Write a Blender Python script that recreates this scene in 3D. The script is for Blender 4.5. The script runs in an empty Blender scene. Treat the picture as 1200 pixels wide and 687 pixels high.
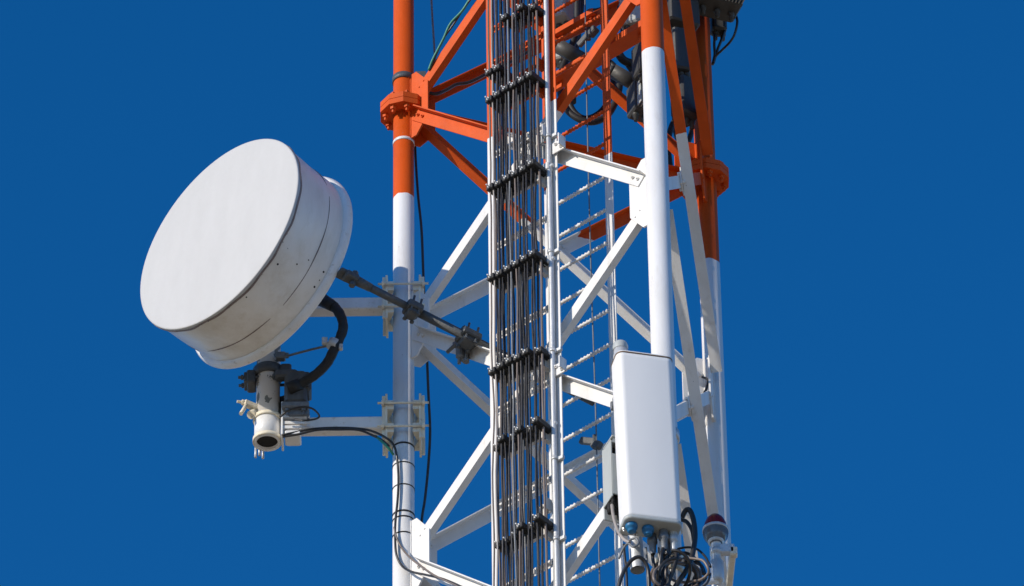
import bpy, bmesh, math, random
from mathutils import Vector, Matrix
V = Vector
random.seed(7)
SC = bpy.context.scene
COL = SC.collection
R_ = math.radians

# ------------------------------------------------------------------ camera
Z0 = 28.885                       # height of the upper bolted leg joints above the ground
PITCH = R_(39.819)
ROLL = -0.0137752
FPX = 7522.46                     # focal length in photograph pixels (1200 wide)
CAM = V((-0.49445, -30.67328, Z0 - 27.28501))
cr, sr = math.cos(ROLL), math.sin(ROLL)
fw = V((0, math.cos(PITCH), math.sin(PITCH)))
up0 = V((0, -math.sin(PITCH), math.cos(PITCH)))
rt0 = V((1, 0, 0))
rt = rt0 * cr + up0 * sr
up = up0 * cr - rt0 * sr
cam_d = bpy.data.cameras.new('camera')
cam = bpy.data.objects.new('camera', cam_d)
COL.objects.link(cam)
cam.matrix_world = Matrix(((rt.x, up.x, -fw.x, CAM.x), (rt.y, up.y, -fw.y, CAM.y),
                           (rt.z, up.z, -fw.z, CAM.z), (0, 0, 0, 1)))
cam_d.sensor_width = 36
cam_d.lens = FPX / 1200 * 36
cam_d.clip_start = 0.5
cam_d.clip_end = 20000
SC.camera = cam

# ------------------------------------------------------------------ sky and sun
SUN_AZ = R_(55)                   # to the left of straight behind the camera
SUN_EL = R_(20)
to_sun = V((-math.sin(SUN_AZ) * math.cos(SUN_EL), -math.cos(SUN_AZ) * math.cos(SUN_EL), math.sin(SUN_EL)))
w = bpy.data.worlds.new('World')
SC.world = w
w.use_nodes = True
wn, wl = w.node_tree.nodes, w.node_tree.links
bg = wn['Background']
sky = wn.new('ShaderNodeTexSky')
sky.sky_type = 'NISHITA'
sky.sun_disc = False
sky.sun_elevation = SUN_EL
sky.sun_rotation = math.atan2(to_sun.x, to_sun.y)
sky.altitude = 1500
sky.air_density = 0.7
sky.dust_density = 0.25
sky.ozone_density = 4.0
hs = wn.new('ShaderNodeHueSaturation')
hs.inputs['Saturation'].default_value = 1.24
hs.inputs['Value'].default_value = 1.33
wl.new(sky.outputs[0], hs.inputs['Color'])
wl.new(hs.outputs[0], bg.inputs['Color'])
bg.inputs['Strength'].default_value = 0.15
sd = bpy.data.lights.new('sun', 'SUN')
sd.energy = 4.2
sd.angle = R_(0.53)
sd.color = (1.0, 0.91, 0.79)
sun = bpy.data.objects.new('sun', sd)
COL.objects.link(sun)
sun.rotation_euler = to_sun.to_track_quat('Z', 'Y').to_euler()
sun.location = (0, 0, 60)
vs = SC.view_settings
vs.view_transform = 'Standard'
vs.look = 'None'
vs.exposure = 0.0
vs.gamma = 1.0

# ------------------------------------------------------------------ materials
def nodes(name):
    m = bpy.data.materials.new(name)
    m.use_nodes = True
    return m, m.node_tree.nodes, m.node_tree.links, m.node_tree.nodes['Principled BSDF']

def noise(n, l, scale, detail=4, rough=.6, vec=None):
    t = n.new('ShaderNodeTexNoise')
    t.inputs['Scale'].default_value = scale
    t.inputs['Detail'].default_value = detail
    t.inputs['Roughness'].default_value = rough
    if vec is not None:
        l.new(vec, t.inputs['Vector'])
    return t.outputs['Fac']

def ramp(n, l, fac, stops):
    r = n.new('ShaderNodeValToRGB')
    e = r.color_ramp.elements
    while len(e) < len(stops):
        e.new(.5)
    for k, (p, c) in enumerate(stops):
        e[k].position = p
        e[k].color = (c, c, c, 1) if isinstance(c, (int, float)) else (*c, 1)
    l.new(fac, r.inputs['Fac'])
    return r.outputs['Color']

def mix(n, l, fac, a, b, mode='MIX'):
    m = n.new('ShaderNodeMix')
    m.data_type = 'RGBA'
    m.blend_type = mode
    for sock, v in ((m.inputs['Factor'], fac), (m.inputs['A'], a), (m.inputs['B'], b)):
        if isinstance(v, (int, float)):
            sock.default_value = v
        elif isinstance(v, tuple):
            sock.default_value = (*v, 1)
        else:
            l.new(v, sock)
    return m.outputs['Result']

def math_(n, l, op, a, b=None):
    m = n.new('ShaderNodeMath')
    m.operation = op
    for s, v in zip(m.inputs, (a, b)):
        if v is None:
            continue
        if isinstance(v, (int, float)):
            s.default_value = v
        else:
            l.new(v, s)
    return m.outputs[0]

def streak_vec(n, l, sx=1, sz=.15):
    g = n.new('ShaderNodeNewGeometry')
    mp = n.new('ShaderNodeMapping')
    mp.inputs['Scale'].default_value = (sx, sx, sz)
    l.new(g.outputs['Position'], mp.inputs['Vector'])
    return mp.outputs[0], g.outputs['Position']

def plain(name, col, rough=.5, metal=0., var=.12, scale=14, bump=0.0, spec=.5, dirt=None):
    m, n, l, b = nodes(name)
    sv, pos = streak_vec(n, l, 1, .25)
    f = noise(n, l, scale, 5, .6, sv)
    lo = tuple(c * (1 - var) for c in col)
    hi = tuple(min(1, c * (1 + var)) for c in col)
    c = ramp(n, l, f, ((.3, lo), (.7, hi)))
    if dirt:
        d = noise(n, l, scale * 2.3, 6, .7, pos)
        k = ramp(n, l, d, ((.58, 0.), (.72, .8)))
        c = mix(n, l, k, c, dirt)
    l.new(c, b.inputs['Base Color'])
    rr = ramp(n, l, noise(n, l, scale * 3, 3, .6, pos), ((.3, max(0, rough - .1)), (.7, min(1, rough + .1))))
    l.new(rr, b.inputs['Roughness'])
    b.inputs['Metallic'].default_value = metal
    b.inputs['Specular IOR Level'].default_value = spec
    if bump:
        bp = n.new('ShaderNodeBump')
        bp.inputs['Strength'].default_value = bump
        bp.inputs['Distance'].default_value = .01
        l.new(noise(n, l, scale * 4, 4, .6, pos), bp.inputs['Height'])
        l.new(bp.outputs[0], b.inputs['Normal'])
    return m

KS = 1.2
HB = 1.51357 * KS                 # bay height
ZP = Z0 - 0.57604 * KS - .050            # height at which the orange band ends and the white one begins
ORANGE = (.62, .082, .003)
WHITE = (.74, .73, .71)

def tower_paint(name, dz=0.0, swap=None):
    """orange over white banding by height, as the tower is painted, with hand painted edge, stains and chips"""
    m, n, l, b = nodes(name)
    sv, pos = streak_vec(n, l, 1, .2)
    sp = n.new('ShaderNodeSeparateXYZ')
    l.new(pos, sp.inputs[0])
    wob = math_(n, l, 'MULTIPLY', math_(n, l, 'SUBTRACT', noise(n, l, 9, 2, .5, pos), .5), .05)
    z = math_(n, l, 'ADD', sp.outputs['Z'], wob)
    isred = math_(n, l, 'GREATER_THAN', z, ZP + dz)
    fo = noise(n, l, 7, 5, .6, sv)
    org = ramp(n, l, fo, ((.3, tuple(c * .86 for c in ORANGE)), (.7, tuple(min(1, c * 1.1) for c in ORANGE))))
    wht = ramp(n, l, fo, ((.25, (.66, .64, .60)), (.6, WHITE)))
    st = ramp(n, l, noise(n, l, 16, 6, .7, sv), ((.56, 0.), (.78, .5)))
    wht = mix(n, l, st, wht, (.46, .40, .30))
    ch = ramp(n, l, noise(n, l, 42, 3, .6, pos), ((.73, 0.), (.76, .8)))
    col = mix(n, l, isred, wht, org)
    col = mix(n, l, ch, col, (.22, .19, .17))
    l.new(col, b.inputs['Base Color'])
    rr = ramp(n, l, noise(n, l, 30, 3, .6, pos), ((.3, .52), (.7, .70)))
    b.inputs['Specular IOR Level'].default_value = .3
    l.new(rr, b.inputs['Roughness'])
    bp = n.new('ShaderNodeBump')
    bp.inputs['Strength'].default_value = .12
    bp.inputs['Distance'].default_value = .006
    l.new(noise(n, l, 60, 4, .6, pos), bp.inputs['Height'])
    l.new(bp.outputs[0], b.inputs['Normal'])
    return m

M = {}
M['tower'] = tower_paint('tower paint banded')
M['ladder'] = tower_paint('ladder paint banded', dz=.0)
M['white'] = plain('white paint', WHITE, .45, var=.07, scale=9, bump=.1, dirt=(.5, .44, .35))
M['cream'] = plain('aged cream paint', (.78, .70, .54), .55, var=.12, scale=12, bump=.15, dirt=(.35, .26, .17))
M['orange'] = plain('orange paint', ORANGE, .42, var=.1, scale=8, bump=.1)
M['galv'] = plain('galvanized steel', (.56, .57, .57), .45, .3, var=.14, scale=20, bump=.15)
M['galvdark'] = plain('weathered galvanized steel', (.17, .18, .19), .55, .3, var=.22, scale=24, bump=.25, dirt=(.09, .085, .08))
M['cast'] = plain('dark grey cast metal', (.085, .09, .093), .55, .2, var=.2, scale=24, bump=.25)  # also darkens the stay in place of the dish's shadow
M['bolt'] = plain('zinc bolts', (.55, .55, .53), .4, .6, var=.1, scale=40)
M['black'] = plain('black cable sheath', (.026, .024, .023), .36, var=.25, scale=18)
M['blackmatt'] = plain('black rubber', (.014, .014, .014), .6, var=.2, scale=18)
M['brown'] = plain('sunlight toned brown cable sheath', (.17, .135, .115), .42, var=.2, scale=14)  # brown sheath with a lightened colour that stands in for sun glint
M['pale'] = plain('pale weathered cable sheath', (.36, .32, .29), .45, var=.2, scale=14)
M['green'] = plain('green earth cable', (.02, .20, .13), .5, var=.15, scale=18)
M['equip'] = plain('grey equipment casing', (.42, .44, .42), .5, var=.06, scale=8)
M['equipdark'] = plain('dark equipment casing', (.05, .05, .048), .55, var=.2, scale=12)  # also puts shade into the colour of some grey mast-top units
M['blue'] = plain('blue plastic caps', (.012, .15, .33), .45, var=.1, scale=20)
M['dark'] = plain('dark inside', (.012, .011, .010), .8, var=.2, scale=20)
M['radome'] = plain('white radome fabric', (.495, .49, .475), .7, var=.03, scale=7, bump=.12)
M['antenna'] = plain('white fibreglass', (.83, .815, .78), .42, var=.02, scale=6, bump=.05)
M['trim'] = plain('weathered rim strip', (.20, .155, .14), .6, var=.35, scale=30, bump=.3)
M['brownseal'] = plain('brown sealant line', (.20, .13, .08), .6, var=.2, scale=30)

def shroud_mat():
    m, n, l, b = nodes('shroud sheet metal painted white')
    sv, pos = streak_vec(n, l, 1, .25)
    f = noise(n, l, 5, 6, .65, sv)
    c = ramp(n, l, f, ((.25, (.60, .565, .50)), (.5, (.74, .72, .68)), (.75, (.80, .79, .77))))
    st = ramp(n, l, noise(n, l, 11, 6, .7, sv), ((.56, 0.), (.75, .35)))
    c = mix(n, l, st, c, (.50, .43, .33))
    l.new(c, b.inputs['Base Color'])
    b.inputs['Roughness'].default_value = .36
    bp = n.new('ShaderNodeBump')
    bp.inputs['Strength'].default_value = .35
    bp.inputs['Distance'].default_value = .02
    l.new(noise(n, l, 7, 3, .5, pos), bp.inputs['Height'])
    l.new(bp.outputs[0], b.inputs['Normal'])
    return m
M['shroud'] = shroud_mat()

def peeling_mat():
    m, n, l, b = nodes('peeling white paint over grey steel')
    sv, pos = streak_vec(n, l, 1, .55)
    f = noise(n, l, 13, 4, .62, sv)
    k = ramp(n, l, f, ((.555, 0.), (.575, 1.)))
    c = mix(n, l, k, (.62, .59, .55), (.16, .17, .16))
    l.new(c, b.inputs['Base Color'])
    b.inputs['Roughness'].default_value = .55
    bp = n.new('ShaderNodeBump')
    bp.inputs['Strength'].default_value = .4
    bp.inputs['Distance'].default_value = .004
    bp.invert = True
    l.new(k, bp.inputs['Height'])
    l.new(bp.outputs[0], b.inputs['Normal'])
    return m
M['peel'] = peeling_mat()

def glass_mat(name, col, rough, trans):
    m, n, l, b = nodes(name)
    f = noise(n, l, 25, 3, .6)
    c = ramp(n, l, f, ((.3, tuple(x * .85 for x in col)), (.7, col)))
    l.new(c, b.inputs['Base Color'])
    b.inputs['Roughness'].default_value = rough
    b.inputs['Transmission Weight'].default_value = trans
    b.inputs['IOR'].default_value = 1.45
    return m
M['redglass'] = glass_mat('red lamp glass', (.22, .006, .004), .15, .2)
M['clearglass'] = glass_mat('clear ribbed lamp glass', (.26, .28, .29), .14, .5)

def ground_mat():
    m, n, l, b = nodes('dry sandy soil')
    g = n.new('ShaderNodeNewGeometry')
    a = noise(n, l, .15, 6, .6, g.outputs['Position'])
    c1 = ramp(n, l, a, ((.3, (.44, .33, .195)), (.7, (.56, .43, .27))))
    d = ramp(n, l, noise(n, l, 3, 6, .7, g.outputs['Position']), ((.3, .8), (.7, 1.1)))
    c = mix(n, l, 1.0, c1, d, 'MULTIPLY')
    l.new(c, b.inputs['Base Color'])
    b.inputs['Roughness'].default_value = .95
    b.inputs['Specular IOR Level'].default_value = .1
    return m
M['ground'] = ground_mat()

# ------------------------------------------------------------------ mesh helpers
def frame(d, ref=V((0, 0, 1))):
    d = d.normalized()
    if abs(d.dot(ref.normalized())) > .98:
        ref = V((1, 0, 0)) if abs(d.x) < .9 else V((0, 1, 0))
    a = ref.cross(d).normalized()
    b = d.cross(a).normalized()
    return a, b, d

class MB:
    def __init__(self):
        self.v, self.f, self.mi, self.sm = [], [], [], []

    def add(self, verts, faces, mi=0, smooth=False):
        o = len(self.v)
        self.v += [V(p) for p in verts]
        for q in faces:
            self.f.append([o + i for i in q])
            self.mi.append(mi)
            self.sm.append(smooth)
        return self

    def loft(self, rings, mi=0, smooth=True, cap=(True, True), closed=True):
        n = len(rings[0])
        vs_, fs = [], []
        for r in rings:
            vs_ += list(r)
        for k in range(len(rings) - 1):
            for i in range(n if closed else n - 1):
                j = (i + 1) % n
                fs.append((k * n + i, k * n + j, (k + 1) * n + j, (k + 1) * n + i))
        self.add(vs_, fs, mi, smooth)
        o = len(self.v) - len(vs_)
        if cap[0]:
            self.f.append([o + i for i in range(n)][::-1]); self.mi.append(mi); self.sm.append(False)
        if cap[1]:
            self.f.append([o + (len(rings) - 1) * n + i for i in range(n)]); self.mi.append(mi); self.sm.append(False)
        return self

    def box(self, c, size, ax=None, mi=0, bev=0.0):
        a, b, d = ax if ax else (V((1, 0, 0)), V((0, 1, 0)), V((0, 0, 1)))
        c = V(c); hx, hy, hz = (s / 2 for s in size)
        if bev <= 0:
            vv = [c + a * sx * hx + b * sy * hy + d * sz * hz for sz in (-1, 1) for sy in (-1, 1) for sx in (-1, 1)]
            return self.add(vv, [(0, 2, 3, 1), (4, 5, 7, 6), (0, 1, 5, 4), (2, 6, 7, 3), (0, 4, 6, 2), (1, 3, 7, 5)], mi)
        q = bev
        def ring(ix, iy, z):
            pts = [(hx - ix, hy - iy - q + q), ]
            x, y = hx - ix, hy - iy
            return [c + a * px + b * py + d * z for px, py in
                    ((x, -y + q), (x, y - q), (x - q, y), (-x + q, y), (-x, y - q), (-x, -y + q), (-x + q, -y), (x - q, -y))]
        return self.loft([ring(q, q, -hz), ring(0, 0, -hz + q), ring(0, 0, hz - q), ring(q, q, hz)], mi, False)

    def bar(self, p0, p1, wa, wb, ref=V((0, 0, 1)), mi=0, bev=0.0):
        p0, p1 = V(p0), V(p1)
        a, b, d = frame(p1 - p0, ref)
        return self.box((p0 + p1) / 2, (wa, wb, (p1 - p0).length), (a, b, d), mi, bev)

    def angle(self, p0, p1, a, b, la, lb, t, mi=0):
        """L section: heel line p0-p1, one leg along a, the other along b"""
        p0, p1 = V(p0), V(p1)
        s = [(0, 0), (la, 0), (la, t), (t, t), (t, lb), (0, lb)]
        r0 = [p0 + a * x + b * y for x, y in s]
        r1 = [p1 + a * x + b * y for x, y in s]
        return self.loft([r0, r1], mi, False)

    def cyl(self, p0, p1, r, r2=None, n=20, mi=0, smooth=True, cap=(True, True)):
        p0, p1 = V(p0), V(p1)
        r2 = r if r2 is None else r2
        a, b, d = frame(p1 - p0)
        def ring(p, q):
            return [p + (a * math.cos(2 * math.pi * i / n) + b * math.sin(2 * math.pi * i / n)) * q for i in range(n)]
        return self.loft([ring(p0, r), ring(p1, r2)], mi, smooth, cap)

    def lathe(self, o, axis, prof, n=32, mi=0, smooth=True, cap=(False, False), ref=V((0, 0, 1))):
        """prof: (distance along axis, radius)"""
        a, b, d = frame(V(axis), ref)
        o = V(o)
        rings = [[o + d * z + (a * math.cos(2 * math.pi * i / n) + b * math.sin(2 * math.pi * i / n)) * r for i in range(n)] for z, r in prof]
        return self.loft(rings, mi, smooth, cap)

    def tube(self, pts, r, n=8, mi=0, cap=True):
        pts = [V(p) for p in pts]
        rs = r if isinstance(r, (list, tuple)) else [r] * len(pts)
        t0 = (pts[1] - pts[0]).normalized()
        a, b, _ = frame(t0)
        rings = []
        for k, p in enumerate(pts):
            t = (pts[min(k + 1, len(pts) - 1)] - pts[max(k - 1, 0)]).normalized()
            a = (a - t * a.dot(t)).normalized()
            b = t.cross(a)
            rings.append([p + (a * math.cos(2 * math.pi * i / n) + b * math.sin(2 * math.pi * i / n)) * rs[k] for i in range(n)])
        return self.loft(rings, mi, True, (cap, cap))

    def prism(self, pts, nrm, t, mi=0):
        nrm = nrm.normalized()
        r0 = [V(p) - nrm * t / 2 for p in pts]
        r1 = [V(p) + nrm * t / 2 for p in pts]
        return self.loft([r0, r1], mi, False)

    def hexbolt(self, p, d, r=.014, h=.012, tail=0.0, mi=0):
        d = V(d).normalized()
        self.cyl(V(p), V(p) + d * h, r, n=6, mi=mi, smooth=False)
        if tail:
            self.cyl(V(p) + d * h, V(p) + d * (h + tail), r * .5, n=6, mi=mi, smooth=False)
        return self

    def build(self, name, mats, parent=None, loc=None):
        base = V((0, 0, 0))
        p = parent
        while p is not None:
            base += p.location
            p = p.parent
        me = bpy.data.meshes.new(name)
        o0 = V(loc) if loc is not None else (base.copy() if parent is not None else V((0, 0, 0)))
        me.from_pydata([v - o0 for v in self.v], [], self.f)
        for m in (mats if isinstance(mats, (list, tuple)) else [mats]):
            me.materials.append(m)
        me.polygons.foreach_set('material_index', self.mi)
        me.polygons.foreach_set('use_smooth', self.sm)
        bm = bmesh.new(); bm.from_mesh(me)
        bmesh.ops.recalc_face_normals(bm, faces=bm.faces)
        bm.to_mesh(me); bm.free()
        me.update()
        ob = bpy.data.objects.new(name, me)
        COL.objects.link(ob)
        ob.location = o0 - base if parent is not None else o0
        if parent is not None:
            ob.parent = parent
        return ob

def spline(pts, seg=6):
    pts = [V(p) for p in pts]
    if len(pts) < 3:
        return pts
    P = [pts[0] * 2 - pts[1]] + pts + [pts[-1] * 2 - pts[-2]]
    out = []
    for k in range(1, len(P) - 2):
        p0, p1, p2, p3 = P[k - 1:k + 3]
        for s in range(seg):
            t = s / seg
            out.append(.5 * ((2 * p1) + (p2 - p0) * t + (2 * p0 - 5 * p1 + 4 * p2 - p3) * t * t + (3 * p1 - p0 - 3 * p2 + p3) * t ** 3))
    out.append(pts[-1])
    return out

def tag(o, label=None, cat=None, group=None, kind=None):
    if label: o['label'] = label
    if cat: o['category'] = cat
    if group: o['group'] = group
    if kind: o['kind'] = kind
    return o

def thing(name, label, cat, loc, group=None):
    o = bpy.data.objects.new(name, None)
    COL.objects.link(o)
    o.location = V(loc)
    o.empty_display_size = .2
    return tag(o, label, cat, group)

def ray(px, py):
    return fw + rt * ((px - 600) / FPX) + up * ((343.5 - py) / FPX)

def at(px, py, y):
    """point of the place seen at a photograph pixel, on the upright plane at distance y"""
    d = ray(px, py)
    return CAM + d * ((y - CAM.y) / d.y)

def on(px, py, p, n):
    d = ray(px, py)
    return CAM + d * ((V(p) - CAM).dot(n) / d.dot(n))

# ------------------------------------------------------------------ ground
g = MB()
g.add([(-6000, -6000, 0), (6000, -6000, 0), (6000, 6000, 0), (-6000, 6000, 0)], [(0, 1, 2, 3)])
tag(g.build('ground', M['ground']), kind='structure')

# ------------------------------------------------------------------ lattice tower
LEG = {'L': V((-.97805, .18190, 0)) * KS, 'N': V((.33150, -.93796, 0)) * KS, 'R': V((.64655, .75607, 0)) * KS}
LR_ = {'L': .0665, 'N': .0700, 'R': .0670}
ZV = V((0, 0, 1))
def lp(leg, k, dz=0):
    return LEG[leg] + V((0, 0, Z0 - k * HB + dz))

tower = thing('lattice_tower', 'tall triangular lattice mast of tubular legs painted orange above and white below', 'tower', (0, 0, 0))
leg_ob = {}
for nme in 'LNR':
    mb = MB()
    p = LEG[nme]
    mb.cyl(p, p + ZV * (Z0 + 6), LR_[nme], n=40)
    leg_ob[nme] = mb.build('leg', M['tower'], tower)

# bolted flange joints
def flange(leg, z, rot=0.0):
    c = LEG[leg] + V((0, 0, z))
    mb = MB()
    for s in (-1, 1):
        mb.cyl(c + ZV * (s * .002), c + ZV * (s * .042), .156, n=10, smooth=False)
    mb.build('flange', M['tower'], leg_ob[leg])
    mb = MB()
    for k in range(8):
        t = 2 * math.pi * k / 8 + rot
        q = c + V((math.cos(t), math.sin(t), 0)) * .118
        mb.hexbolt(q - ZV * .042, -ZV, .021, .026, .022)
        mb.hexbolt(q + ZV * .042, ZV, .021, .024, .014)
    tag(mb.build('flange_bolts', M['tower'], leg_ob[leg]), kind='stuff')
for nme in 'LNR':
    flange(nme, Z0 - .005, .2)

CEN = (LEG['L'] + LEG['N'] + LEG['R']) / 3
FACE = {}
for a_, b_ in (('L', 'N'), ('L', 'R'), ('N', 'R')):
    d = (LEG[b_] - LEG[a_]).normalized()
    n = d.cross(ZV)
    if n.dot((LEG[a_] + LEG[b_]) / 2 - CEN) < 0:
        n = -n
    FACE[a_ + b_] = (d, n)

def brace(fa, ka, kb, width, flw, t, off, flange_dir, flange_edge, sa=.13, sb=.13, dza=0, dzb=0, mat='tower', name='brace'):
    """angle bar in face fa from level ka on the first leg to level kb on the second"""
    d, n = FACE[fa]
    p0 = lp(fa[0], ka) + ZV * dza
    p1 = lp(fa[1], kb) + ZV * dzb
    bd = (p1 - p0).normalized()
    p0 = p0 + bd * sa
    p1 = p1 - bd * sb
    a = (ZV - bd * bd.z).normalized()          # up, in the face, square to the bar
    nn = n if flange_dir > 0 else -n
    if flange_edge == 'low':
        heel = -width / 2; aa = a
    else:
        heel = width / 2; aa = -a
    mb = MB()
    mb.angle(p0 + a * heel + n * off, p1 + a * heel + n * off, aa, nn, width, flw, t)
    # rounded bolts through both ends
    bo = mb.build(name, M[mat], tower)
    mb = MB()
    for q, s in ((p0, 1), (p1, -1)):
        for e in (.035, .085):
            c = q + bd * e * s
            mb.hexbolt(c + n * (off + (t if flange_dir > 0 else 0)), n, .012, .010, .008)
            mb.hexbolt(c + n * (off - (0 if flange_dir > 0 else t)), -n, .012, .010, .010)
    tag(mb.build('brace_bolts', M[mat], bo), kind='stuff')
    return bo

for k in (-2, -1, 0, 1, 2, 3):
    brace('LN', k, k + 1, .088, .060, .008, .007, +1, 'top', sa=.15, sb=.15)
    brace('LN', k + 1, k, .074, .050, .007, -.007, -1, 'low', sa=.15, sb=.15)
    brace('LR', k, k + 1, .100, .070, .008, -.007, -1, 'low', sa=.15, sb=.15)
    brace('LR', k + 1, k, .080, .060, .007, .007, -1, 'top', sa=.15, sb=.15)
    brace('NR', k, k + 1, .100, .070, .008, .007, +1, 'low', sa=.15, sb=.15)
    brace('NR', k + 1, k, .080, .060, .007, -.007, -1, 'low', sa=.15, sb=.15)
# horizontals just under the flange level
brace('LR', 0, 0, .060, .050, .006, -.012, -1, 'top', sa=.12, sb=.12, dza=-.02, dzb=-.05)

def gusset(fa, leg, k, dz=0, reach=.165, hh=.30):
    d, n = FACE[fa]
    s = 1 if fa[0] == leg else -1
    dd = d * s
    c = lp(leg, k, dz)
    r = LR_[leg] - .004
    pts = [(r, -hh), (r + .05, -hh), (r + reach, -hh * .52), (r + reach, hh * .52), (r + .05, hh), (r, hh)]
    mb = MB()
    mb.prism([c + dd * x + ZV * z for x, z in pts], n, .012)
    for sg in (-1, 1):
        mb.tube([c + dd * (r + .003) + n * sg * .008 + ZV * (-hh + hh * q / 6) + dd * .0015 * (q % 2) for q in range(13)], .006, 5)
    return mb.build('gusset_plate', M['tower'], tower)
for k in (-1, 0, 1, 2, 3):
    for fa in ('LN', 'LR', 'NR'):
        for lg in fa:
            gusset(fa, lg, k, reach=.15 if fa != 'NR' else .13, hh=.27)
# small plates where the two braces of a panel cross
for k in (-1, 0, 1, 2):
    for fa in ('LN', 'LR', 'NR'):
        d, n = FACE[fa]
        c = (lp(fa[0], k) + lp(fa[1], k + 1)) / 2
        mb = MB()
        mb.box(c, (.13, .010, .13), (d, n, ZV))
        for sx in (-1, 1):
            for sz in (-1, 1):
                mb.hexbolt(c + d * sx * .035 + ZV * sz * .035 + n * .005, n, .012, .02)
                mb.hexbolt(c + d * sx * .035 + ZV * sz * .035 - n * .005, -n, .012, .02)
        mb.build('crossing_plate', M['tower'], tower)

# bands round the left leg
def band(leg, z, r, h, mat, name, label=None, tilt=0.0):
    c = LEG[leg] + V((0, 0, z))
    mb = MB()
    ax = V((tilt, 0, 1)).normalized()
    mb.lathe(c - ax * h / 2, ax, ((0, LR_[leg] + .001), (0, LR_[leg] + r), (h, LR_[leg] + r), (h, LR_[leg] + .001)), 32, 0, True)
    o = mb.build(name, M[mat], leg_ob[leg])
    if label: o['label'] = label
    return o
def zleg(leg, py):
    """height on the front of a leg seen at pixel row py"""
    x = {'L': 473, 'N': 768, 'R': 835}[leg]
    return at(x, py, LEG[leg].y - LR_[leg]).z
band('L', zleg('L', 87), .007, .045, 'cast', 'clamp_band', 'black clamp band on orange leg')
mb = MB(); c = LEG['L'] + V((0.065, -.05, zleg('L', 87)))
mb.box(c + V((.045, -.0, 0)), (.07, .03, .05)); mb.build('clamp_lug', M['cast'], leg_ob['L'])
band('L', zleg('L', 161), .003, .022, 'white', 'tape_band', 'white band round the orange leg')
for py, h in ((518.5, .012), (541, .007), (567, .007), (598, .012), (604.5, .009), (623, .008)):
    band('L', zleg('L', py), .003, h, 'blackmatt', 'cable_tie')

# ------------------------------------------------------------------ cable ladder on the near face
D, NO = FACE['LN']                # along the near face, and outward from it
NI = -NO
TP = lp('L', 0) + NO * .080       # plane of the ladder's uprights, just outside the braces
ZT, ZBOT = Z0 + 3.0, Z0 - 5.2

def tray(px, py, off=0.0):
    return on(px, py, TP + NO * off, NO)
def along(p):
    return (p - LEG['L']).dot(D)
X0 = along(tray(575.5, 300))      # left upright
X1 = along(tray(648.5, 300))      # right upright
def tp(x, z, off=0.0):
    q = LEG['L'] + D * x + NO * (.080 + off)
    return V((q.x, q.y, z))

cl = thing('cable_ladder', 'vertical cable ladder with perforated crossbars and black cable clamps on near mast face', 'cable ladder', tp((X0 + X1) / 2, Z0 - 4))
mb = MB(); mb.angle(tp(X0 - .02, ZBOT), tp(X0 - .02, ZT), D, NI, .042, .036, .005); mb.build('upright', M['tower'], cl)
mb = MB(); mb.angle(tp(X1 - .048, ZBOT), tp(X1 - .048, ZT), D, NI, .092, .05, .007); mb.build('upright', M['tower'], cl)

# perforated crossbars: a real row of square holes (bridges between two rails)
def crossbar(z):
    mb = MB()
    xa, xb = X0 + .024, X1 - .050
    z1, z2 = z - .022, z + .022
    o = -.012
    for zz in (z1, z2):
        mb.bar(tp(xa, zz, o), tp(xb, zz, o), .004, .012, ZV)
    n = 9
    for i in range(n + 1):
        x = xa + .012 + (xb - xa - .024) * i / n
        mb.bar(tp(x, z1 + .0055, o), tp(x, z2 - .0055, o), .026, .0045, D)
    # top flange of the channel, set back
    mb.box(tp((xa + xb) / 2, z + .030, o - .022), (xb - xa, .046, .004), (D, NO, ZV))
    return mb.build('crossbar', M['tower'], cl)
for py in (30, 70, 178, 287, 393, 480, 594, 692):
    crossbar(tray(582, py + 1).z)
for z in (Z0 + 1.3, Z0 + 2.0, Z0 + 2.6):
    crossbar(z)

# rows of clamps: (photograph row at the left end, first of six columns present)
OUT = .150                         # outermost cable layer, from the uprights
LAY = (.138, .094, .050)
SP = .0672
X_FIRST = along(on(574.5, 330, TP + NO * OUT, NO)) + .012
COLS = [X_FIRST + SP * i for i in range(6)]
clamp_me = {}
def clamp_row(py, cols=range(6), px=573.0, twist=0.0):
    z = on(px, py, TP + NO * OUT, NO).z
    rng = random.Random(int(py * 13))
    br = MB()
    xl, xr = COLS[min(cols)] - .03, X1 - .04
    br.bar(tp(xl, z - .004, .010), tp(xr, z - .004, .010), .026, .018, ZV)
    br.box(tp(X1 - .062, z - .030, .03), (.03, .08, .07), (D, NO, ZV))
    b_ob = br.build('clamp_bracket', M['tower'], cl)
    for i in cols:
        x = COLS[i]
        mb = MB()
        zz = z + rng.uniform(-.006, .006)
        lay = LAY if rng.random() < .7 else LAY[1:]
        for off in lay:
            for sx in (-1, 1):
                mb.box(tp(x + sx * .0135, zz + (off - .09) * .05, off), (.0275, .054, .040), (D, NO, ZV), 0, .004)
        mb.box(tp(x, zz, lay[0] + .021), (.040, .006, .026), (D, NO, ZV), 1)
        mb.cyl(tp(x, zz, .0), tp(x, zz, lay[0] + .055), .0045, n=8, mi=1)
        mb.hexbolt(tp(x, zz, lay[0] + .024), NO, .011, .010, 0, 1)
        mb.build('cable_clamp', [M['blackmatt'], M['bolt']], b_ob)
for py in (117, 222, 328, 438, 524, 638):
    clamp_row(py)
clamp_row(84, (0, 1), 576)
clamp_row(30, (2, 3, 4, 5), 577)

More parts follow.
